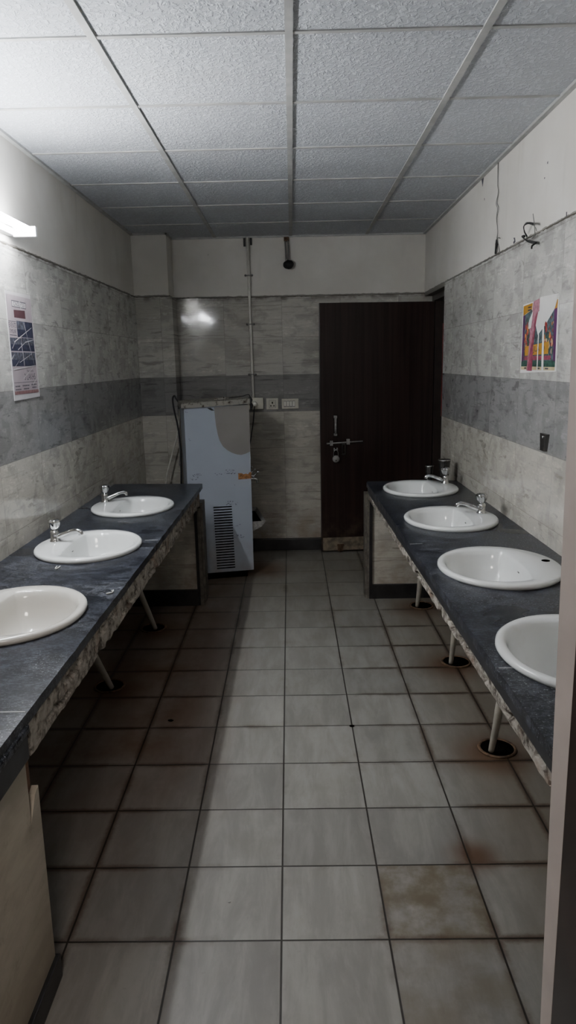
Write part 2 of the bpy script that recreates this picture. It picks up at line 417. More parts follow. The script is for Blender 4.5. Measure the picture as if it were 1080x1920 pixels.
for pts in ([(4.275, 2.55), (4.225, 2.55), (4.235, 2.53), (4.246, 2.505), (4.262, 2.53)], [(3.625, 2.138), (3.600, 2.135), (3.59, 2.115), (3.615, 2.108), (3.625, 2.118), (3.608, 2.124)],
            [(2.945, 2.122), (2.936, 2.122), (2.936, 2.10), (2.944, 2.10)], [(3.193, 2.364), (3.183, 2.364), (3.185, 2.355), (3.193, 2.356)],
            [(3.221, 2.311), (3.214, 2.311), (3.214, 2.305), (3.221, 2.305)], [(4.2, 2.436), (4.193, 2.436), (4.193, 2.424), (4.2, 2.424)]):
    link('plaster_hole', MB().prism(pts, RX - .001, RX + .002, 'x'), 'ink', w)
m = MB()
m.add([(.27, .66, 0), (.27, .66, 2.1), (.296, .72, 0), (.2645, .72, 2.1), (1.25, .66, 0), (1.25, .66, 2.1), (1.25, .72, 0), (1.25, .72, 2.1)],
      [(0, 1, 3, 2), (0, 4, 5, 1), (2, 3, 7, 6), (4, 6, 7, 5), (1, 5, 7, 3), (0, 2, 6, 4)])
m.box(-1.4, -.62, .62, .72, 0, CZ).box(-1.4, 1.25, .62, .72, 2.1, CZ)
struct('wall_front', m, 'jamb', 'painted wall with the entrance opening, its pinkish edge at the right of the photo', 'wall')
struct('trim_3', MB().prism([(.27, .52), (.27, .659), (.42, .659), (.42, .52)], 0, 2.1), 'wood', 'dark entrance door frame at the right edge', 'door frame')
struct('baseboard_back', MB().box(-.93, 1.10, 5.945, TB, 0, .1, .004), 'skirt', 'black skirting along the back wall', 'skirting')
struct('baseboard_left', MB().box(TL, TL + .02, 1.6, 5.75, 0, .1), 'skirt', 'black skirting along the left wall', 'skirting')
struct('baseboard_right', MB().box(TR - .02, TR, .8, 4.6, 0, .1), 'skirt', 'black skirting along the right wall', 'skirting')
struct('wall_outside', MB().box(1.9, 1.95, 4.4, 6.3, 0, 2.6), 'wood', 'dark space beyond the open doorway', 'wall')

# ------------------------------------------------------------------ open door, its frame and padlock
fr = tag(thing('trim_4', (1.17, 5.5, 0), 'dark brown frame of the far doorway', 'door frame'), kind='structure')
link('frame_post', MB().box(1.135, 1.24, 5.925, 5.984, 0, 2.035), 'wood', fr)
link('frame_post', MB().box(1.12, 1.24, 5.172, 5.215, 0, 2.035), 'wood', fr)
link('frame_header', MB().box(1.12, 1.24, 5.172, 5.984, 2.035, 2.074), 'wood', fr)
tag(link('frame_strip', MB().box(1.196, 1.207, 5.917, 5.925, 1.12, 1.86), 'redstrip', fr), 'narrow reddish strip on the frame')  # reddish strip over part of the far post's height

DA = math.atan2(.085, .93)
dr = tag(thing('door_1', (.207, 5.845, 0), 'dark brown door standing open against the back wall', 'door', rz=DA), kind='structure')
link('door_leaf', MB().box(0, .93, 0, .034, .012, 2.03, .003), 'door', dr, False)
link('kick_plate', MB().box(.012, .90, -.0025, 0, .018, .128), 'kick', dr, False)
hd = link('pull_handle', MB().tube([(.12, -.03, 1.0), (.12, -.03, 1.13)], .0095, 10, 1).box(.108, .132, -.034, 0, .985, 1.003, .002).box(.108, .132, -.034, 0, 1.127, 1.148, .002), 'steel', dr, False)
bolt = link('sliding_bolt', MB().tube([(.048, -.014, .922), (.346, -.014, .934)], .0062, 8, 1), 'steel', dr, False)
link('bolt_bracket', MB().box(.076, .098, -.022, 0, .905, .944, .002), 'steel', bolt, False)
link('bolt_bracket', MB().box(.212, .238, -.022, 0, .91, .955, .002), 'steel', bolt, False)
m = MB()
for (a, b, c, d) in ((.172, .181, .826, .925), (.196, .205, .826, .925), (.181, .196, .826, .838), (.181, .196, .905, .925)): m.box(a, b, -.012, -.004, c, d)
link('hasp', m, 'darksteel', bolt, False)
link('staple', MB().box(.106, .114, -.02, 0, .862, .884).box(.130, .138, -.02, 0, .862, .884).box(.106, .138, -.022, -.016, .866, .874), 'steel', dr, False)
link('tower_bolt', MB().box(.136, .15, -.012, -.002, .012, .062).box(.166, .18, -.012, -.002, .012, .062).tube([(.158, -.014, .004), (.158, -.014, .068)], .007, 8, 1).box(.132, .186, -.014, -.002, .056, .070), 'rustring', dr, False)
pm = dr.matrix_basis
pl = thing('padlock', pm @ Vector((.122, -.022, .765)), 'round steel padlock hanging from the staple on the brown door', 'padlock', rz=DA)
link('lock_body', MB().lathe([(.024, -.011), (.029, -.008), (.029, .008), (.024, .011)], (0, 0, .030), 'y', 24), 'steel', pl, False)
link('shackle', MB().tube([(-.018, 0, .05), (-.019, 0, .078), (-.012, 0, .098), (0, 0, .104), (.012, 0, .098), (.019, 0, .078), (.018, 0, .05)], .0042, 8, 4), 'chrome', pl, False)
link('keyhole', MB().box(-.003, .003, -.0125, -.011, .014, .026), 'hole', pl, False)

# ------------------------------------------------------------------ counters
AX, AY = .226, .266
LB = [(-.91, 2.165), (-.91, 3.03), (-.91, 3.905)]
RB = [(.757, 1.79), (.757, 2.6), (.757, 3.45), (.757, 4.31)]

def granite_top(outline, holes, z0, z1):
    bm = bmesh.new(); edges = []
    def loop(pts):
        vs = [bm.verts.new((x, y, z1)) for x, y in pts]
        for i in range(len(vs)): edges.append(bm.edges.new((vs[i], vs[(i + 1) % len(vs)])))
    loop(outline)
    for cx, cy in holes: loop([(cx + .92 * AX * math.cos(2 * PI * k / 40), cy + .92 * AY * math.sin(2 * PI * k / 40)) for k in range(40)])
    r = bmesh.ops.triangle_fill(bm, edges=edges, use_beauty=True, use_dissolve=False)
    fs = [f for f in bm.faces]
    r = bmesh.ops.extrude_face_region(bm, geom=fs)
    for v in [e for e in r['geom'] if isinstance(e, bmesh.types.BMVert)]: v.co.z = z0
    return MB().bm(bm)

def rough_edge(fx, y0, y1, z0, z1, depth, side, seed, amp=.0032):
    """broken mortar bed under the stone: fx(y) is the front line, side the way into the room"""
    ny = int((y1 - y0) / .014); nz = 8; vs = []; fs = []
    for j in range(ny + 1):
        y = y0 + (y1 - y0) * j / ny
        zl = z0 + .005 * mnoise.noise(Vector((y * 6, seed, 0))) + .004 * mnoise.noise(Vector((y * 23, seed, 4)))
        for k in range(nz + 1):
            t = k / nz; z = z1 + (zl - z1) * t
            p = Vector((y * 16, z * 34, seed))
            d = amp * (mnoise.noise(p) + .6 * mnoise.noise(p * 2.7)) - .003
            d -= .016 * max(0.0, min(1.0, (mnoise.noise(Vector((y * 11, z * 30, seed + 5))) - .22) * 6))
            vs.append((fx(y) + side * min(d, .002), y, z))
        vs.append((fx(y) - side * depth, y, zl)); vs.append((fx(y) - side * depth, y, z1))
    w = nz + 3
    for j in range(ny):
        for k in range(w): fs.append((j * w + k, j * w + (k + 1) % w, (j + 1) * w + (k + 1) % w, (j + 1) * w + k))
    fs += [list(range(w)), list(range(ny * w, (ny + 1) * w))[::-1]]
    return MB().add(vs, fs)

# left counter
c = thing('washbasin_counter', (-.92, 2.7, .68), 'long black granite counter along the left wall with broken front edge', 'counter')
LF = lambda y: -.628 + .003 * (y - 1.5)
out = [(TL, .73), (-.63, .73), (LF(1.5), 1.5)]
for i in range(1, 60):
    y = 1.5 + i * .0535
    out.append((LF(y) + .004 * mnoise.noise(Vector((y * 12, 3, 0))), y))
out += [(LF(4.66) - .004, 4.69), (TL, 4.74)]
link('granite_top', granite_top(out, LB, .772, .80), 'granite', c)
link('mortar_bed', rough_edge(lambda y: LF(y) + .002, 1.51, 4.50, .690, .772, .05, 1, 2.0), 'concrete', c)
link('stone_joint', MB().box(-1.21, -.634, 1.515, 1.5195, .8, .8006), 'seam', c)
link('stone_joint', MB().box(-.69, -.632, 3.145, 3.149, .8, .8006), 'seam', c)
ap = link('stone_apron', MB().box(-.645, -.629, .73, 1.505, .690, .775, .003), 'apron', c)
link('edge_moulding', MB().box(-.65, -.622, .73, 1.508, .755, .775, .006), 'granite', ap)

# right counter
c = thing('washbasin_counter', (.77, 2.7, .68), 'long black granite counter along the right wall with crumbling front edge', 'counter')
RF = lambda y: .510 - .0155 * (y - 1.33)
out = [(TR, 4.64), (RF(4.64) + .012, 4.66), (RF(4.6), 4.61)]
for i in range(1, 70):
    y = 4.6 - i * .0552
    out.append((RF(y) + .005 * mnoise.noise(Vector((y * 12, 8, 0))), y))
out += [(RF(.73), .73), (TR, .73)]
link('granite_top', granite_top(out, RB, .772, .80), 'granite', c)
link('stone_lip', MB().prism([(RF(.74) + .004, .74), (RF(4.58) + .004, 4.58), (RF(4.58) + .03, 4.58), (RF(.74) + .03, .74)], .740, .772), 'apron', c)
link('mortar_bed', rough_edge(lambda y: RF(y) + .004, .74, 4.56, .700, .742, .05, -1, 6.0), 'concrete', c)
link('stone_joint', MB().box(.51, .56, 1.714, 1.7185, .8, .8006), 'seam', c)
link('stone_joint', MB().box(.487, .54, 2.995, 2.999, .8, .8006), 'seam', c)

# tiled support walls
t = thing('counter_support', (-.92, 4.62, 0), 'tiled end support under the far end of the left counter', 'counter support')
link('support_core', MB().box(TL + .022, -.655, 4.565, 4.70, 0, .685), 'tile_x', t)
link('skirting', MB().box(TL + .022, -.66, 4.545, 4.565, 0, .11, .003), 'skirt', t)
link('corner_strip', MB().box(-.668, -.650, 4.55, 4.572, .0, .772), 'skirt', t)
link('end_tile', MB().box(-.655, -.628, 4.565, 4.585, .0, .66).box(-.655, -.615, 4.585, 4.71, .02, .69), 'grime', t)
t = thing('counter_support', (.77, 4.67, 0), 'tiled end support under the far end of the right counter', 'counter support')
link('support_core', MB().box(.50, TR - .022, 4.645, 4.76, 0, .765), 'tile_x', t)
link('skirting', MB().box(.50, TR - .022, 4.625, 4.645, 0, .10, .003), 'skirt', t)
link('corner_strip', MB().box(.482, .502, 4.628, 4.648, 0, .72), 'skirt', t)
link('end_tile', MB().box(.455, .482, 4.66, 4.76, .0, .715).box(.468, .482, 4.64, 4.66, 0, .69), 'grime', t)
t = thing('counter_support', (-.92, 1.2, 0), 'beige tiled support with broken top corner under the near end of the left counter', 'counter support')
link('support_core', MB().box(TL + .022, -.668, .73, 1.585, .0, .69), 'brick', t)
poly = [(.73, .07), (1.592, .07), (1.592, .565), (1.568, .555), (1.530, .50), (1.530, .688), (.73, .688)]
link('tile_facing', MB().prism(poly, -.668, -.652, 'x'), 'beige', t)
link('skirting', MB().box(-.668, -.640, .73, 1.60, 0, .07, .003), 'skirt', t)

# ------------------------------------------------------------------ washbasins
def basin_mesh():
    n = 72; rings = []
    def eo(a, k=1.0): return Vector((AX * k * math.cos(a), AY * k * math.sin(a), 0))
    def ei(a):
        p = 2.25; ca, sa = math.cos(a), math.sin(a)
        r = (abs(ca / .172) ** p + abs(sa / .208) ** p) ** (-1 / p)
        x, y = r * ca, r * sa
        if x > .085: x = .085 + (x - .085) * .22      # flattened side below the tap ledge
        return Vector((x - .022, y, 0))
    A = [2 * PI * i / n for i in range(n)]
    def ring(f): rings.append([f(a) for a in A])
    ring(lambda a: eo(a, .93) + Vector((0, 0, -.012)))
    ring(lambda a: eo(a, .985) + Vector((0, 0, .0)))
    ring(lambda a: eo(a, 1.0) + Vector((0, 0, .006)))
    ring(lambda a: eo(a, .993) + Vector((0, 0, .014)))
    ring(lambda a: eo(a, .965) + Vector((0, 0, .019)))
    ring(lambda a: eo(a, .965).lerp(ei(a), .5) + Vector((0, 0, .018)))
    ring(lambda a: ei(a) * 1.03 + Vector((0, 0, .016)))
    ring(lambda a: ei(a) + Vector((0, 0, .010)))
    C = Vector((-.03, 0, 0))
    for k, z in ((.965, -.005), (.93, -.035), (.87, -.07), (.76, -.10), (.58, -.123), (.36, -.134), (.13, -.138)):
        ring(lambda a, k=k, z=z: C + (ei(a) - C) * k + Vector((0, 0, z)))
    vs = [p for r in rings for p in r]; fs = []
    for j in range(len(rings) - 1):
        for i in range(n): fs.append((j * n + i, j * n + (i + 1) % n, (j + 1) * n + (i + 1) % n, (j + 1) * n + i))
    fs.append(list(range((len(rings) - 1) * n, len(rings) * n)))
    return MB().add(vs, fs, True)

def make_basin(loc, rz, label, mat='ceramic'):
    r = link('washbasin', basin_mesh(), mat)
    r.matrix_basis = Matrix.Translation(loc) @ Matrix.Rotation(rz, 4, 'Z')
    tag(r, label, 'washbasin', 'oval drop-in washbasins')
    d = link('drain_outlet', MB().lathe([(.001, .003), (.016, .004), (.026, .003), (.028, -.002)], (-.03, 0, -.134), 'z', 20), 'chrome', r, False)
    link('drain_hole', MB().lathe([(.012, .0045), (.012, .0052)], (-.03, 0, -.134), 'z', 14), 'hole', d, False)
    link('overflow_slot', MB().box(.072, .0755, -.007, .007, -.0185, -.0145, .001), 'tin', r, False)
    return r

BZ = .802
names_l = ['cream oval washbasin nearest the camera on the left counter', 'white oval washbasin in the middle of the left counter, chrome tap at its rim', 'white oval washbasin at the far end of the left counter, by the water cooler']
names_r = ['white oval washbasin half cut off by the door frame on the right counter', 'white oval washbasin with an empty tap hole on the right counter', 'white oval washbasin with tap, second from the far end of the right counter', 'white oval washbasin at the far end of the right counter, steel tumblers behind it']
proto = make_basin((*LB[1], BZ), PI, names_l[1])
b1 = make_basin((*LB[0], BZ), PI, names_l[0], 'cream')
dup(proto, (*LB[2], BZ), PI, names_l[2])
for i, p in enumerate(RB):
    o = dup(proto, (*p, BZ), 0, names_r[i])
    if i == 1:
        link('tap_hole', MB().lathe([(.016, .0185), (.016, .0195)], (.185, .03, 0), 'z', 18), 'hole', o, False)

# ------------------------------------------------------------------ taps
def make_tap(loc, rz, label):
    r = thing('basin_tap', loc, label, 'tap', 'chrome pillar taps on the basins', rz)
    body = link('tap_body', MB().lathe([(.023, 0), (.024, .004), (.020, .008), (.0185, .03), (.020, .046), (.014, .052)], n=20), 'chrome', r, False)
    m = MB(); pr = [(.010, .050), (.013, .056), (.020, .066), (.0265, .088), (.0255, .096), (.017, .101), (.004, .102)]
    n = 24; vs = []; fs = []
    for rr, z in pr:
        for i in range(n):
            a = 2 * PI * i / n; q = rr * (1 + (.13 * math.cos(6 * a) if .015 < rr else 0)); vs.append((q * math.cos(a), q * math.sin(a), z))
    for j in range(len(pr) - 1):
        for i in range(n): fs.append((j * n + i, j * n + (i + 1) % n, (j + 1) * n + (i + 1) % n, (j + 1) * n + i))
    fs += [list(range(n))[::-1], list(range((len(pr) - 1) * n, len(pr) * n))]
    link('tap_knob', m.add(vs, fs, True), 'chrome', r, False)
    link('tap_spout', MB().tube([(-.012, 0, .022), (-.045, 0, .034), (-.08, 0, .047), (-.105, 0, .050), (-.118, 0, .043), (-.121, 0, .032)], [.012, .0105, .009, .0095, .0105, .0105], 12, 5), 'chrome', r, False)
    return r
TZ = BZ + .018
tp = make_tap((-1.072, 3.075, TZ), PI - .10, 'chrome tap on the middle basin of the left counter')
dup(tp, (-1.085, 3.985, TZ), PI + .35, 'chrome tap on the far basin of the left counter')
dup(tp, (.922, 3.505, TZ), -.18, 'chrome tap on the second-farthest basin of the right counter')
dup(tp, (.928, 4.405, TZ), -.12, 'chrome tap on the farthest basin of the right counter')

# ------------------------------------------------------------------ waste pipes and floor drains
wl = ['near pale waste pipe slanting down under the left counter', 'far pale waste pipe slanting down under the left counter',
      'nearest pale waste pipe under the right counter', 'middle pale waste pipe under the right counter', 'farthest pale waste pipe under the right counter']
dl = ['round hole in the floor under the near part of the left counter', 'round hole in the floor under the far part of the left counter',
      'nearest rusty round floor drain under the right counter', 'middle rusty round floor drain under the right counter', 'farthest rusty round floor drain under the right counter']
runs = [[(-.91, 3.03, .66), (-1.0, 3.08, .45), (-.99, 3.175, .28), (-.935, 3.30, .012)], [(-.91, 3.90, .66), (-.97, 3.95, .46), (-.944, 4.03, .302), (-.868, 4.10, .012)],
        [(.735, 2.60, .66), (.79, 2.59, .40), (.786, 2.62, .205), (.774, 2.66, .012)], [(.735, 3.45, .66), (.805, 3.46, .40), (.802, 3.49, .201), (.797, 3.53, .012)], [(.735, 4.31, .66), (.78, 4.34, .40), (.777, 4.38, .178), (.771, 4.43, .012)]]
fd = None
for i, (dx, dy) in enumerate(DRAINS):
    r0 = .017 if i < 2 else .015
    p = link('waste_pipe', MB().tube(runs[i], [.02, r0 * 1.1, r0 * 1.1, r0 * .75], 12, 8), 'pipe')
    tag(p, wl[i], 'waste pipe', 'waste pipes under the counters')
    ex = .02 if i < 2 else .035
    if fd is None:
        fd = thing('floor_drain', (dx - .02, dy + .04, 0), dl[i], 'floor drain', 'floor drains under the counters')
        link('drain_rim', MB().lathe([(.066, .0005), (.080, .0005), (.078, .005), (.068, .006), (.066, .0015)], n=28, cap=False), 'rustring', fd, False)
        link('drain_hollow', MB().lathe([(.0665, .001), (.0665, .003)], n=28), 'hole', fd, False)
    else: dup(fd, (dx - .02 if i < 2 else dx + .036, dy + .04, 0), .4 * i, dl[i])

# ------------------------------------------------------------------ water cooler
CA = math.atan2(.10, .455)
wc = thing('water_cooler', (-.785, 5.10, 0), 'tall water cooler in bluish protective film with slotted side vent', 'water cooler', rz=CA)
link('cabinet', MB().box(0, .467, 0, .44, .05, 1.285, .004), 'cooler', wc, False)
lidpts = MB()
n = 30; vs = []; fs = []
for j in range(n + 1):
    s0 = -.018 + .49 * j / n
    e = .006 * mnoise.noise(Vector((s0 * 30, 1, 1)))
    zb = 1.272 + .020 * j / n; zt = zb + .038 + e
    for (t_, z) in ((-.014, zb + .004 * mnoise.noise(Vector((s0 * 40, 2, 0)))), (-.016, zt - .004), (-.008, zt), (.45, zt), (.45, zb)): vs.append((s0, t_, z))
for j in range(n):
    for k in range(5): fs.append((j * 5 + k, j * 5 + (k + 1) % 5, (j + 1) * 5 + (k + 1) % 5, (j + 1) * 5 + k))
fs += [[0, 1, 2, 3, 4], [n * 5 + k for k in (4, 3, 2, 1, 0)]]
tag(link('top_rim', MB().add(vs, fs), 'lid', wc, False), 'peeling pale rim with rusty chips')
link('base_frame', MB().box(.03, .42, .015, .42, 0, .05), 'hole', wc, False)
patch = [(.215, 1.274), (.219, 1.2), (.224, 1.14), (.233, 1.085), (.245, 1.035), (.268, .992), (.30, .963), (.334, .942), (.37, .929), (.40, .925), (.43, .932), (.467, .947), (.467, 1.284), (.40, 1.284)]
tag(link('bare_panel', MB().prism(patch, -.0012, .0, 'y'), 'grey', wc, False), 'bare grey panel where the film is torn away')
link('film_flap', MB().prism([(.165, 1.272), (.19, 1.272), (.216, 1.252), (.195, 1.252), (.18, 1.26)], -.004, -.001, 'y'), 'black', wc, False)
tag(link('rusty_tape', MB().prism([(.372, .745), (.372, .792), (.40, .790), (.41, .782), (.43, .786), (.445, .78), (.456, .795), (.469, .795), (.469, .748)], -.002, 0, 'y'), 'rust', wc, False), 'torn brown tape at the edge')
m = MB()
for k in range(24):
    z = .548 - k * .0202; sx = .180 + .0004 * k
    m.box(sx, sx + .136, -.0015, .001, z - .0048, z + .0036)
link('vent_slots', m, 'hole', wc, False)
random.seed(3)
for (s0, s1, z, n_) in ((.02, .10, .792, 14), (.015, .08, .765, 9), (.20, .25, .790, 5), (.27, .36, .795, 18), (.28, .34, .81, 9), (.27, .36, .565, 14), (.28, .33, .58, 8), (.30, .40, .31, 14), (.33, .38, .325, 8), (.33, .38, .40, 5), (.34, .345, .70, 2), (.005, .02, 1.245, 3), (.01, .03, 1.05, 2)):
    m = MB()
    for q in range(n_):
        a = s0 + (s1 - s0) * random.random(); zz = z + random.uniform(-.008, .008); l = random.uniform(.002, .011)
        m.box(a, a + l, -.001, .001, zz, zz + random.uniform(.0012, .0035))
    link('ink_marks', m, 'ink', wc, False)
for k, (t_, z0) in enumerate(((.06, .735), (.20, .735), (.34, .735))):
    tpp = link('dispenser_tap', MB().tube([(.467, t_, z0), (.50, t_, z0), (.52, t_, z0 - .008), (.524, t_, z0 - .035)], .009, 10, 4).lathe([(.018, .467), (.018, .474)], (0, t_, z0), 'x', 14), 'chrome', wc, False)
    link('tap_lever', MB().tube([(.497, t_, z0 + .004), (.503, t_, z0 + .022), (.512, t_, z0 + .034)], .006, 8, 4).tube([(.490, t_ - .022, z0 + .020), (.512, t_, z0 + .034), (.534, t_ + .022, z0 + .048)], .0048, 8, 1).lathe([(.004, -.006), (.009, 0), (.004, .006)], (.532, t_ + .012, z0 + .048), 'z', 10), 'chrome', tpp, False)
m = MB()
w0, w1, t0, t1 = .468, .572, .03, .43
m.add([(w0, t0, .34), (w1 - .03, t0, .375), (w1, t0, .415), (w0, t0, .415), (w0, t1, .34), (w1 - .03, t1, .375), (w1, t1, .445), (w0, t1, .445)],
      [(0, 1, 2, 3), (4, 7, 6, 5), (0, 4, 5, 1), (1, 5, 6, 2), (0, 3, 7, 4)])
m.add([(w0, t0 + .006, .352), (w1 - .036, t0 + .006, .38), (w1 - .006, t0 + .006, .415), (w0, t0 + .006, .415), (w0, t1 - .006, .35), (w1 - .036, t1 - .006, .38), (w1 - .006, t1 - .006, .44), (w0, t1 - .006, .44)],
      [(0, 1, 2, 3), (4, 7, 6, 5), (0, 4, 5, 1), (1, 5, 6, 2)])
link('drip_tray', m, 'steel', wc, False)
tag(link('tray_bottom', MB().add([(w0 + .002, t0 + .008, .40), (w1 - .012, t0 + .008, .40), (w1 - .012, t1 - .008, .415), (w0 + .002, t1 - .008, .415)], [(0, 1, 2, 3)]), 'hole', wc, False), 'dark open inside of the tray')
link('cable_bundle', MB().tube([(.474, .01, 1.34), (.482, .0, 1.32), (.478, -.004, 1.30), (.485, .004, 1.28), (.48, .002, 1.245)], [.008, .012, .009, .012, .004], 8, 5).tube([(.33, .05, 1.334), (.42, .03, 1.345), (.47, .01, 1.356), (.477, .0, 1.32)], .003, 6, 5), 'black', wc, False)
link('chip', MB().box(.22, .30, .02, .06, 1.325, 1.338).box(.285, .30, .01, .03, 1.33, 1.345), 'lid', wc, False)

lp = [(-.868, 5.44, 1.30), (-.880, 5.46, 1.305), (-.893, 5.46, 1.325), (-.905, 5.46, 1.348), (-.920, 5.46, 1.325), (-.915, 5.46, 1.248), (-.895, 5.46, 1.139), (-.882, 5.46, 1.016), (-.878, 5.46, .92), (-.882, 5.46, .80), (-.89, 5.46, .60), (-.89, 5.46, .3), (-.89, 5.46, .006)]
tag(link('power_cable', MB().tube(lp, .0065, 8, 6), 'black'), 'thick black cable looping down the left side of the water cooler', 'cable')
tag(link('power_cable', MB().tube([(-.915, 5.60, 1.06), (-.908, 5.58, .97), (-.900, 5.55, .93), (-.905, 5.56, .86), (-.915, 5.58, .80), (-.905, 5.58, .74), (-.915, 5.6, .006)], .004, 8, 6), 'tin'), 'thin grey cable looped beside the thick black one', 'cable')
tag(link('water_hose', MB().tube([(-.902, 5.62, 1.238), (-.903, 5.62, 1.19), (-.912, 5.62, 1.104), (-.934, 5.62, 1.01), (-.962, 5.62, .923), (-1.0, 5.61, .80), (-1.03, 5.6, .684), (-1.07, 5.6, .45), (-1.09, 5.6, .01)], .006, 8, 6), 'hose'), 'white plastic hose hanging left of the water cooler', 'hose')

# ------------------------------------------------------------------ electrics on the back wall
cd = thing('wiring_conduit', (-.342, 5.97, 1.29), 'white conduit pipe running from the ceiling to the switch box', 'conduit')
link('conduit_pipe', MB().tube([(-.349, 5.972, 2.548), (-.345, 5.972, 1.95), (-.339, 5.972, 1.29)], .0115, 12, 1), 'pvc', cd)
for x, z in ((-.347, 2.262), (-.345, 1.885), (-.341, 1.486)):
    cl = link('saddle_clip', MB().tube([(x - .03, 5.975, z), (x - .016, 5.972, z), (x - .010, 5.962, z), (x, 5.957, z), (x + .010, 5.962, z), (x + .016, 5.972, z), (x + .03, 5.975, z)], .005, 8, 3), 'steel', cd)
    for q in (-.026, .026): link('clip_screw', MB().lathe([(.009, -.008), (.006, .0)], (x + q, 5.972, z), 'y', 10), 'chrome', cl)
link('conduit_socket', MB().box(-.383, -.366, 5.985, 6.0, 2.485, 2.548), 'black', cd)
link('conduit_socket', MB().box(-.330, -.316, 5.985, 6.0, 2.495, 2.548), 'black', cd)
bx = thing('switch_box', (-.322, 5.985, 1.204), 'white surface box behind the cooler with a plug in it', 'switch box')
link('box_body', MB().box(-.392, -.257, 5.945, 5.985, 1.204, 1.298, .004), 'plate', bx)
link('socket_face', MB().box(-.352, -.300, 5.942, 5.946, 1.224, 1.280, .001), 'plate', bx)
pg = thing('power_plug', (-.327, 5.942, 1.235), 'grey plug with black cable in the switch box beside the cooler', 'plug')
link('plug_body', MB().lathe([(.022, 5.9435), (.022, 5.93), (.017, 5.905)], (-.327, 0, 1.248), 'y', 14), 'pvc', pg)
link('plug_cable', MB().tube([(-.327, 5.915, 1.238), (-.33, 5.905, 1.21), (-.343, 5.9, 1.1), (-.357, 5.9, 1.02), (-.372, 5.88, .93), (-.39, 5.85, .84), (-.42, 5.8, .6), (-.43, 5.8, .3), (-.43, 5.8, .005)], .0042, 8, 6), 'black', pg)
sk = thing('wall_socket', (-.185, 5.985, 1.197), 'white square three-pin wall socket', 'socket')
link('socket_plate', MB().box(-.234, -.135, 5.972, 5.985, 1.197, 1.291, .004), 'plate', sk)
link('socket_insert', MB().box(-.209, -.158, 5.967, 5.973, 1.214, 1.272, .003), 'plate', sk)
link('pin_hole', MB().box(-.188, -.179, 5.9655, 5.968, 1.246, 1.262), 'hole', sk)
for q in (-.196, -.171): link('pin_hole', MB().lathe([(.005, 5.9655), (.005, 5.968)], (q, 0, 1.229), 'y', 10), 'hole', sk)
link('insert_groove', MB().box(-.211, -.156, 5.9705, 5.9715, 1.2115, 1.213).box(-.211, -.156, 5.9705, 5.9715, 1.273, 1.2745).box(-.2115, -.2095, 5.9705, 5.9715, 1.212, 1.274).box(-.1575, -.1555, 5.9705, 5.9715, 1.212, 1.274), 'tin', sk)
sb = thing('switch_board', (-.037, 5.985, 1.202), 'wide cream board of four rocker switches right of the socket', 'switch')
link('board_plate', MB().box(-.106, .033, 5.968, 5.985, 1.202, 1.284, .004), 'plate', sb)
for k in range(4):
    x = -.079 + k * .024
    rk = link('rocker_switch', MB().prism([(5.969, 1.222), (5.963, 1.224), (5.959, 1.262), (5.969, 1.264)], x - .0085, x + .0085, 'x'), 'pvc', sb)
    link('switch_gap', MB().box(x - .0105, x + .0105, 5.9672, 5.9685, 1.217, 1.268), 'tin', rk)
hw = thing('hanging_cable', (-.03, 5.96, 2.30), 'pair of cables hanging from the ceiling with a taped black end', 'cable')
link('cable_strand', MB().tube([(-.055, 5.985, 2.545), (-.051, 5.975, 2.47), (-.047, 5.96, 2.36)], .006, 8, 5), 'tin', hw)
link('cable_strand', MB().tube([(-.036, 5.985, 2.545), (-.028, 5.972, 2.47), (-.031, 5.96, 2.36)], .006, 8, 5), 'tin', hw)
bm = bmesh.new(); bmesh.ops.create_icosphere(bm, subdivisions=3, radius=1)
for v in bm.verts:
    q = 1 + .16 * mnoise.noise(v.co * 1.8); v.co = Vector((-.027 + v.co.x * .043 * q, 5.95 + v.co.y * .03 * q, 2.335 + v.co.z * .034 * q))
link('taped_end', MB().bm(bm, True), 'black', hw)
link('cable_bracket', MB().box(-.062, -.022, 5.975, 6.0, 2.515, 2.549, .006), 'rustring', hw)

# ------------------------------------------------------------------ loose wires on the right wall
wm = [(3.926, 2.548), (3.928, 2.451), (3.905, 2.402), (3.923, 2.356), (3.893, 2.324), (3.917, 2.279), (3.896, 2.214), (3.897, 2.176), (3.885, 2.13), (3.898, 2.102)]
ww = thing('loose_wire', (1.055, 3.9, 2.1), 'grey wire pair running down from the ceiling on the right wall', 'wire')
link('wire_strand', MB().tube([(1.056, y, z) for y, z in wm], .0019, 6, 5), 'tin', ww)
link('wire_strand', MB().tube([(1.053, y - .012 * math.sin(i * 1.3), z) for i, (y, z) in enumerate(wm)], .0015, 6, 5), 'tin', ww)
link('taped_tip', MB().tube([(1.052, 3.896, 2.172), (1.05, 3.880, 2.150), (1.05, 3.893, 2.125), (1.05, 3.897, 2.103)], [.003, .008, .005, .005], 8, 4), 'black', ww)
tag(link('loose_wire', MB().tube([(1.058, 3.85, 2.172), (1.04, 3.82, 2.170), (1.03, 3.789, 2.154), (1.035, 3.78, 2.119), (1.052, 3.815, 2.09)], .002, 6, 5), 'tin'), 'short thin wire loop beside the foot of the long wire', 'wire')
wb = thing('wire_bundle', (1.05, 3.3, 2.05), 'tangle of cut wires sticking out above the poster on the right wall', 'wire')
link('wire_strand', MB().tube([(1.058, 3.41, 2.11), (1.035, 3.38, 2.128), (1.02, 3.34, 2.142), (1.02, 3.28, 2.143), (1.03, 3.235, 2.13)], [.0022, .0022, .0024, .0045, .006], 8, 5), 'black', wb)
link('wire_strand', MB().tube([(1.058, 3.415, 2.108), (1.04, 3.40, 2.128), (1.025, 3.35, 2.148), (1.02, 3.29, 2.148), (1.03, 3.225, 2.12), (1.04, 3.225, 2.10)], .0017, 6, 5), 'tin', wb)
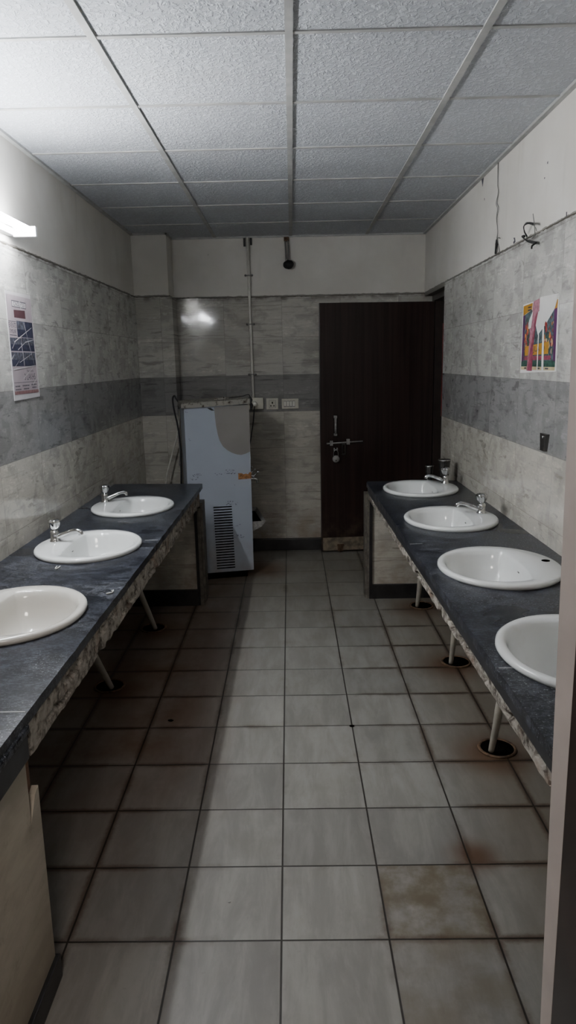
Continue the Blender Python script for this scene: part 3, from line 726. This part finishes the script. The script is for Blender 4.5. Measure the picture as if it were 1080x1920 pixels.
link('wire_strand', MB().tube([(1.058, 3.36, 2.085), (1.045, 3.297, 2.086), (1.03, 3.22, 2.085), (1.02, 3.19, 2.105), (1.015, 3.195, 2.145), (1.025, 3.238, 2.172)], .0019, 6, 5), 'tin', wb)
link('wire_strand', MB().tube([(1.05, 3.43, 2.113), (1.035, 3.405, 2.108), (1.035, 3.364, 2.09), (1.03, 3.294, 2.07), (1.03, 3.205, 2.05)], [.007, .0045, .0024, .005, .006], 8, 5), 'black', wb)
link('wire_strand', MB().tube([(1.05, 3.25, 2.058), (1.03, 3.245, 2.045), (1.03, 3.25, 2.034)], .004, 6, 3), 'black', wb)

hk = thing('wall_clip', (1.046, 3.0, 1.19), 'small dark tapered clip screwed to the grey band of the right wall', 'clip')
link('clip_plate', MB().prism([(3.040, 1.264), (2.965, 1.264), (2.984, 1.192), (3.031, 1.192)], 1.035, 1.05, 'x'), 'darksteel', hk)
link('clip_screw', MB().lathe([(.005, 1.031), (.005, 1.036)], (0, 3.0, 1.25), 'x', 10), 'chrome', hk)

# ------------------------------------------------------------------ posters
def patch_x(pts, x): return MB().add([(x, a, b) for a, b in pts], [list(range(len(pts)))])
def Q(a0, a1, z0, z1): return [(a0, z0), (a1, z0), (a1, z1), (a0, z1)]
# left: tall narrow event poster
p = thing('event_poster', (-1.219, 3.30, 1.44), 'tall narrow pinkish event poster with torn lines on the left wall', 'poster')
X = -1.2185
def L(pts, lv): return MB().add([(X + .00018 * lv, a, b) for a, b in pts], [list(range(len(pts)))])
link('poster_sheet', MB().add([(X + .00018, a, b) for a, b in [(3.142, 1.436), (3.462, 1.441), (3.447, 1.905), (3.30, 1.902), (3.152, 1.900)]] + [(TL, a, b) for a, b in [(3.142, 1.436), (3.462, 1.441), (3.447, 1.905), (3.30, 1.902), (3.152, 1.900)]],
     [(0, 1, 2, 3, 4), (9, 8, 7, 6, 5)] + [(i, (i + 1) % 5, (i + 1) % 5 + 5, i + 5) for i in range(5)]), 'dimpaper', p)
link('print_field', L(Q(3.154, 3.446, 1.462, 1.888), 2), 'pinkpaper', p)
link('title_frame', L(Q(3.21, 3.378, 1.838, 1.866), 3), 'ink', p)
link('title_box', L(Q(3.214, 3.374, 1.841, 1.862), 4), 'dimpaper', p)
PL = lambda cy, cz, lv: (lambda u, v: (X + .00018 * lv, cy + u, cz + v))
link('title_text', text_mb("CNOLY'23", .023, PL(3.294, 1.8515, 5), 1.25), 'ink', p)
link('maroon_box', L([(3.226, 1.826), (3.36, 1.83), (3.362, 1.794), (3.226, 1.793)], 3), 'maroon', p)
link('heading_text', text_mb("EVENTS", .030, PL(3.198, 1.758, 3), .85), 'ink', p)
link('heading_text', text_mb("TIMELINE", .024, PL(3.198, 1.733, 3), .75), 'ink', p)
for z in (1.774, 1.716): link('heading_rule', L(Q(3.158, 3.238, z, z + .0025), 3), 'ink', p)
m = MB()
for a0, a1, z0, z1 in ((3.246, 3.44, 1.711, 1.745), (3.154, 3.285, 1.650, 1.678), (3.288, 3.442, 1.650, 1.678), (3.154, 3.29, 1.584, 1.612), (3.294, 3.443, 1.584, 1.612), (3.34, 3.44, 1.745, 1.781)):
    link('print_panel', L(Q(a0, a1, z0, z1), 3), 'navy', p)
m = MB()
for a0, a1, z0, z1 in ((3.246, 3.338, 1.745, 1.781), (3.154, 3.285, 1.678, 1.706), (3.288, 3.442, 1.678, 1.709), (3.154, 3.29, 1.612, 1.644), (3.294, 3.443, 1.612, 1.645)):
    link('photo_panel', L(Q(a0, a1, z0, z1), 3), 'photo', p)
link('prize_text', text_mb("Prize Worth", .016, PL(3.36, 1.562, 3)), 'ink', p)
link('prize_text', text_mb("3 LAKHS", .040, PL(3.352, 1.535, 3), .92), 'ink', p)
link('prize_rule', L(Q(3.155, 3.44, 1.512, 1.514), 3), 'ink', p)
m = MB()
for a0, a1, z in ((3.165, 3.225, 1.497), (3.25, 3.335, 1.498), (3.36, 3.425, 1.5), (3.165, 3.228, 1.483), (3.262, 3.33, 1.484), (3.368, 3.425, 1.487)):
    a = a0; m = MB()
    while a < a1 - .006:
        l = random.uniform(.004, .009); m.add([(X + .00054, y, zz) for y, zz in Q(a, a + l, z - .003, z + .003)], [(0, 1, 2, 3)]); a += l + .002
    link('small_print', m, 'ink', p)
link('footer_bar', L(Q(3.152, 3.448, 1.462, 1.476), 3), 'pinkbar', p)
def slash(a, b, w, lv=6):
    d = (Vector(b) - Vector(a)).normalized(); n_ = Vector((-d.y, d.x)) * (w * .65)
    link('torn_line', MB().add([(X + .00018 * lv, *(Vector(q) + s * n_)) for q, s in ((a, 1), (a, -1), (b, -.4), (b, .4))], [(0, 1, 2, 3)]), 'dimpaper', p)
for a, b, w_ in (((3.20, 1.688), (3.425, 1.758), .004), ((3.17, 1.66), (3.21, 1.69), .003), ((3.235, 1.655), (3.33, 1.69), .003), ((3.33, 1.69), (3.44, 1.704), .003), ((3.335, 1.775), (3.37, 1.69), .003), ((3.37, 1.69), (3.42, 1.59), .0025),
                 ((3.28, 1.685), (3.30, 1.585), .004), ((3.155, 1.615), (3.185, 1.635), .004), ((3.24, 1.60), (3.40, 1.64), .002), ((3.18, 1.58), (3.24, 1.61), .002), ((3.27, 1.53), (3.40, 1.578), .003), ((3.38, 1.50), (3.44, 1.53), .004), ((3.30, 1.868), (3.315, 1.83), .005), ((3.16, 1.57), (3.44, 1.587), .004)): slash(a, b, w_)
# right: torn colourful poster (generic festival print)
p = thing('torn_poster', (1.049, 3.15, 1.51), 'torn yellow and purple poster on the right wall', 'poster')
X = 1.0488
def S(pts, lv, mb=None): return (mb or MB()).add([(X - .00016 * lv, a, b) for a, b in pts], [list(range(len(pts)))])
sheet = [(3.392, 1.508), (2.928, 1.519), (2.940, 1.822), (3.160, 1.826), (3.163, 1.822), (3.25, 1.815), (3.389, 1.811)]
k_ = len(sheet)
link('poster_sheet', MB().add([(X - .0001, a, b) for a, b in sheet] + [(TR + .001, a, b) for a, b in sheet], [list(range(k_)), list(range(k_, 2 * k_))[::-1]] + [(i, (i + 1) % k_, (i + 1) % k_ + k_, i + k_) for i in range(k_)]), 'paper', p)
for pts in ([(3.380, 1.56), (3.352, 1.56), (3.355, 1.765), (3.383, 1.762)], [(2.945, 1.56), (2.972, 1.56), (2.985, 1.765), (2.952, 1.768)]): link('purple_side', S(pts, 2), 'purple', p)
for pts in ([(3.383, 1.762), (3.262, 1.782), (3.258, 1.81), (3.385, 1.805)], [(2.985, 1.765), (2.952, 1.768), (2.948, 1.799), (2.958, 1.800)]): link('yellow_corner', S(pts, 2), 'yellow', p)
PR = lambda cy, cz, lv: (lambda u, v: (X - .00016 * lv, cy - u, cz + v))
for z_ in (1.794, 1.782): link('corner_print', S(Q(3.272, 3.318, z_ - .003, z_ + .003), 4), 'ink', p)
link('green_strip', S(Q(2.945, 3.382, 1.537, 1.562), 2), 'green', p)
link('sand_strip', S(Q(2.946, 3.384, 1.523, 1.537), 2), 'sand', p)
for a0, a1 in ((3.02, 3.06), (3.125, 3.15), (3.305, 3.335)): link('footer_print', S(Q(a0, a1, 1.527, 1.533), 4), 'ink', p)
link('teal_scene', S([(2.985, 1.765), (2.972, 1.562), (3.352, 1.562), (3.355, 1.765), (3.262, 1.782), (3.17, 1.67), (3.08, 1.71)], 2), 'teal', p)
random.seed(11); blobs = {'redprint': MB(), 'orange': MB(), 'skin': MB(), 'green': MB()}
for q in range(74):
    cy = random.choice([random.uniform(3.265, 3.345), random.uniform(2.985, 3.09)]); cz = random.uniform(1.60, 1.735)
    nm = random.choice(['redprint', 'redprint', 'orange', 'skin', 'green']); r1 = random.uniform(.005, .016); n_ = 7
    S([(cy + r1 * random.uniform(.5, 1) * math.cos(2 * PI * i / n_), cz + 1.3 * r1 * random.uniform(.5, 1) * math.sin(2 * PI * i / n_)) for i in range(n_)], 2.3 + q * .012, blobs[nm])
for nm, mb_ in blobs.items(): link('printed_figures', mb_, nm, p)
link('banner', S([(3.335, 1.585), (3.03, 1.59), (3.03, 1.64), (3.335, 1.625)], 4), 'yellow', p)
link('banner_text', text_mb("( JLA  0", .034, PR(3.165, 1.612, 5), 1.7), 'ink', p)
link('red_banner', S([(3.345, 1.565), (3.0, 1.566), (3.0, 1.583), (3.345, 1.582)], 4), 'crimson', p)
link('torn_layer', S([(3.30, 1.519), (3.225, 1.518), (3.222, 1.62), (3.2, 1.72), (3.165, 1.80), (3.165, 1.822), (3.245, 1.815), (3.262, 1.75), (3.285, 1.73), (3.27, 1.68)], 6), 'crimson', p)
link('torn_pulp', S([(3.30, 1.519), (3.285, 1.519), (3.26, 1.62), (3.225, 1.69), (3.225, 1.74), (3.2, 1.76), (3.165, 1.77), (3.165, 1.822), (3.245, 1.815), (3.262, 1.75), (3.29, 1.73), (3.275, 1.66)], 7), 'rose', p)
for lv_, pts in ((7.0, [(3.158, 1.822), (3.16, 1.70), (3.135, 1.69), (3.10, 1.72), (3.05, 1.745), (2.99, 1.785), (2.955, 1.802), (2.944, 1.818)]), (8.0, [(3.15, 1.515), (3.155, 1.70), (3.165, 1.70), (3.162, 1.515)]),
                 (9.0, [(3.115, 1.72), (3.095, 1.72), (3.075, 1.522), (3.10, 1.518)]), (10.0, [(3.245, 1.775), (3.285, 1.745), (3.30, 1.725), (3.295, 1.70), (3.262, 1.705)])):
    tag(link('bare_paper', S(pts, lv_), 'paper', p), 'white paper where the print is torn off')

# ------------------------------------------------------------------ tube light on the left wall
tl = thing('tube_light', (-1.22, 2.66, 2.15), 'bright white tube light high on the left wall', 'lamp')
link('lamp_batten', MB().box(-1.23, -1.196, 2.05, 3.28, 2.137, 2.166, .004), 'lampbody', tl)
link('lamp_tube', MB().tube([(-1.12, 2.08, 2.150), (-1.12, 3.25, 2.150)], .016, 14, 1), 'lamp', tl)
link('lamp_holder', MB().box(-1.20, -1.10, 3.252, 3.275, 2.130, 2.172, .003), 'lampbody', tl)
link('lamp_holder', MB().box(-1.20, -1.10, 2.055, 2.078, 2.130, 2.172, .003), 'lampbody', tl)

# ------------------------------------------------------------------ tumblers and bits
def tumbler(loc, r, h, label):
    t = thing('steel_tumbler', loc, label, 'tumbler')
    link('cup', MB().lathe([(r * .70, 0), (r * .74, h * .3), (r * .95, h * .93), (r * 1.06, h), (r * .98, h), (r * .9, h * .9), (r * .66, .006)], n=24), 'darksteel', t, False)  # dark base colour stands in for the dark door reflected in the steel
    link('cup_rim', MB().lathe([(r * 1.0, h - .003), (r * 1.08, h - .001), (r * 1.06, h + .003), (r * .98, h + .002)], n=24, cap=False), 'chrome', t, False)
    return t
tumbler((.862, 4.595, .80), .027, .105, 'short dark steel tumbler behind the farthest right basin')
tumbler((.955, 4.575, .80), .040, .145, 'tall dark steel tumbler by the wall behind the farthest right tap')
def bit(name, loc, r, mat, label, cat):
    bm = bmesh.new(); bmesh.ops.create_icosphere(bm, subdivisions=2, radius=1)
    for v in bm.verts:
        q = 1 + .35 * mnoise.noise(v.co * 1.5 + Vector(loc)); v.co = Vector((loc[0] + v.co.x * r * q * 1.4, loc[1] + v.co.y * r * q, loc[2] + r * .35 + v.co.z * r * .4 * q))
    return tag(link(name, MB().bm(bm, True), mat), label, cat)
bit('floor_crumb', (-.586, 2.972, 0), .009, 'hole', 'dark crumb on the floor tiles beside the left counter', 'crumb')
bit('floor_crumb', (.227, 2.90, 0), .008, 'hole', 'dark crumb on the joint near the middle of the floor', 'crumb')
bit('floor_crumb', (-.222, 1.855, 0), .0032, 'tin', 'tiny crumb on the near floor in the light', 'crumb')
tag(link('plastic_scrap', MB().tube([(-.955, 2.73, .803), (-.952, 2.70, .803), (-.944, 2.695, .803)], .0025, 6, 2).tube([(-.944, 2.695, .803), (-.938, 2.72, .806)], .0025, 6, 1), 'chip'), 'tiny pale plastic scrap between the near two left basins', 'scrap')
tag(link('plastic_scrap', MB().tube([(-.665, 2.37, .803), (-.648, 2.385, .803), (-.648, 2.40, .806), (-.655, 2.40, .803)], .0025, 6, 1), 'chip'), 'tiny bent pale scrap at the front edge of the left counter', 'scrap')

# ------------------------------------------------------------------ light, world, camera
ld = bpy.data.lights.new('corridor_lamp', 'AREA'); ld.energy = 4.8; ld.size = .5; ld.color = (1.0, .90, .82)
lo = bpy.data.objects.new('corridor_lamp', ld); COL.objects.link(lo); lo.location = (-.1, -.6, 2.55); lo.rotation_euler = (math.radians(22), 0, 0)
wd = bpy.data.worlds.new('dim_surroundings'); bpy.context.scene.world = wd; wd.use_nodes = True
wd.node_tree.nodes['Background'].inputs[0].default_value = (.9, .88, .85, 1); wd.node_tree.nodes['Background'].inputs[1].default_value = .03

cam = bpy.data.cameras.new('camera'); co = bpy.data.objects.new('camera', cam); COL.objects.link(co)
f, pit, yaw, rol = 1342.43, .2057, -.0122, -.0205
fw = Vector((math.sin(yaw) * math.cos(pit), math.cos(yaw) * math.cos(pit), -math.sin(pit)))
rt = Vector((math.cos(yaw), -math.sin(yaw), 0)); up = rt.cross(fw)
r2 = math.cos(rol) * rt + math.sin(rol) * up; u2 = -math.sin(rol) * rt + math.cos(rol) * up
co.matrix_basis = Matrix(((r2.x, u2.x, -fw.x, 0), (r2.y, u2.y, -fw.y, 0), (r2.z, u2.z, -fw.z, 1.576), (0, 0, 0, 1)))
cam.sensor_fit = 'VERTICAL'; cam.sensor_height = 36; cam.lens = f / 1920 * 36; cam.clip_start = .02
sc = bpy.context.scene; sc.camera = co
sc.view_settings.view_transform = 'AgX'; sc.view_settings.exposure = 2.62
sc.cycles.use_denoising = True; sc.cycles.max_bounces = 12; sc.cycles.diffuse_bounces = 8
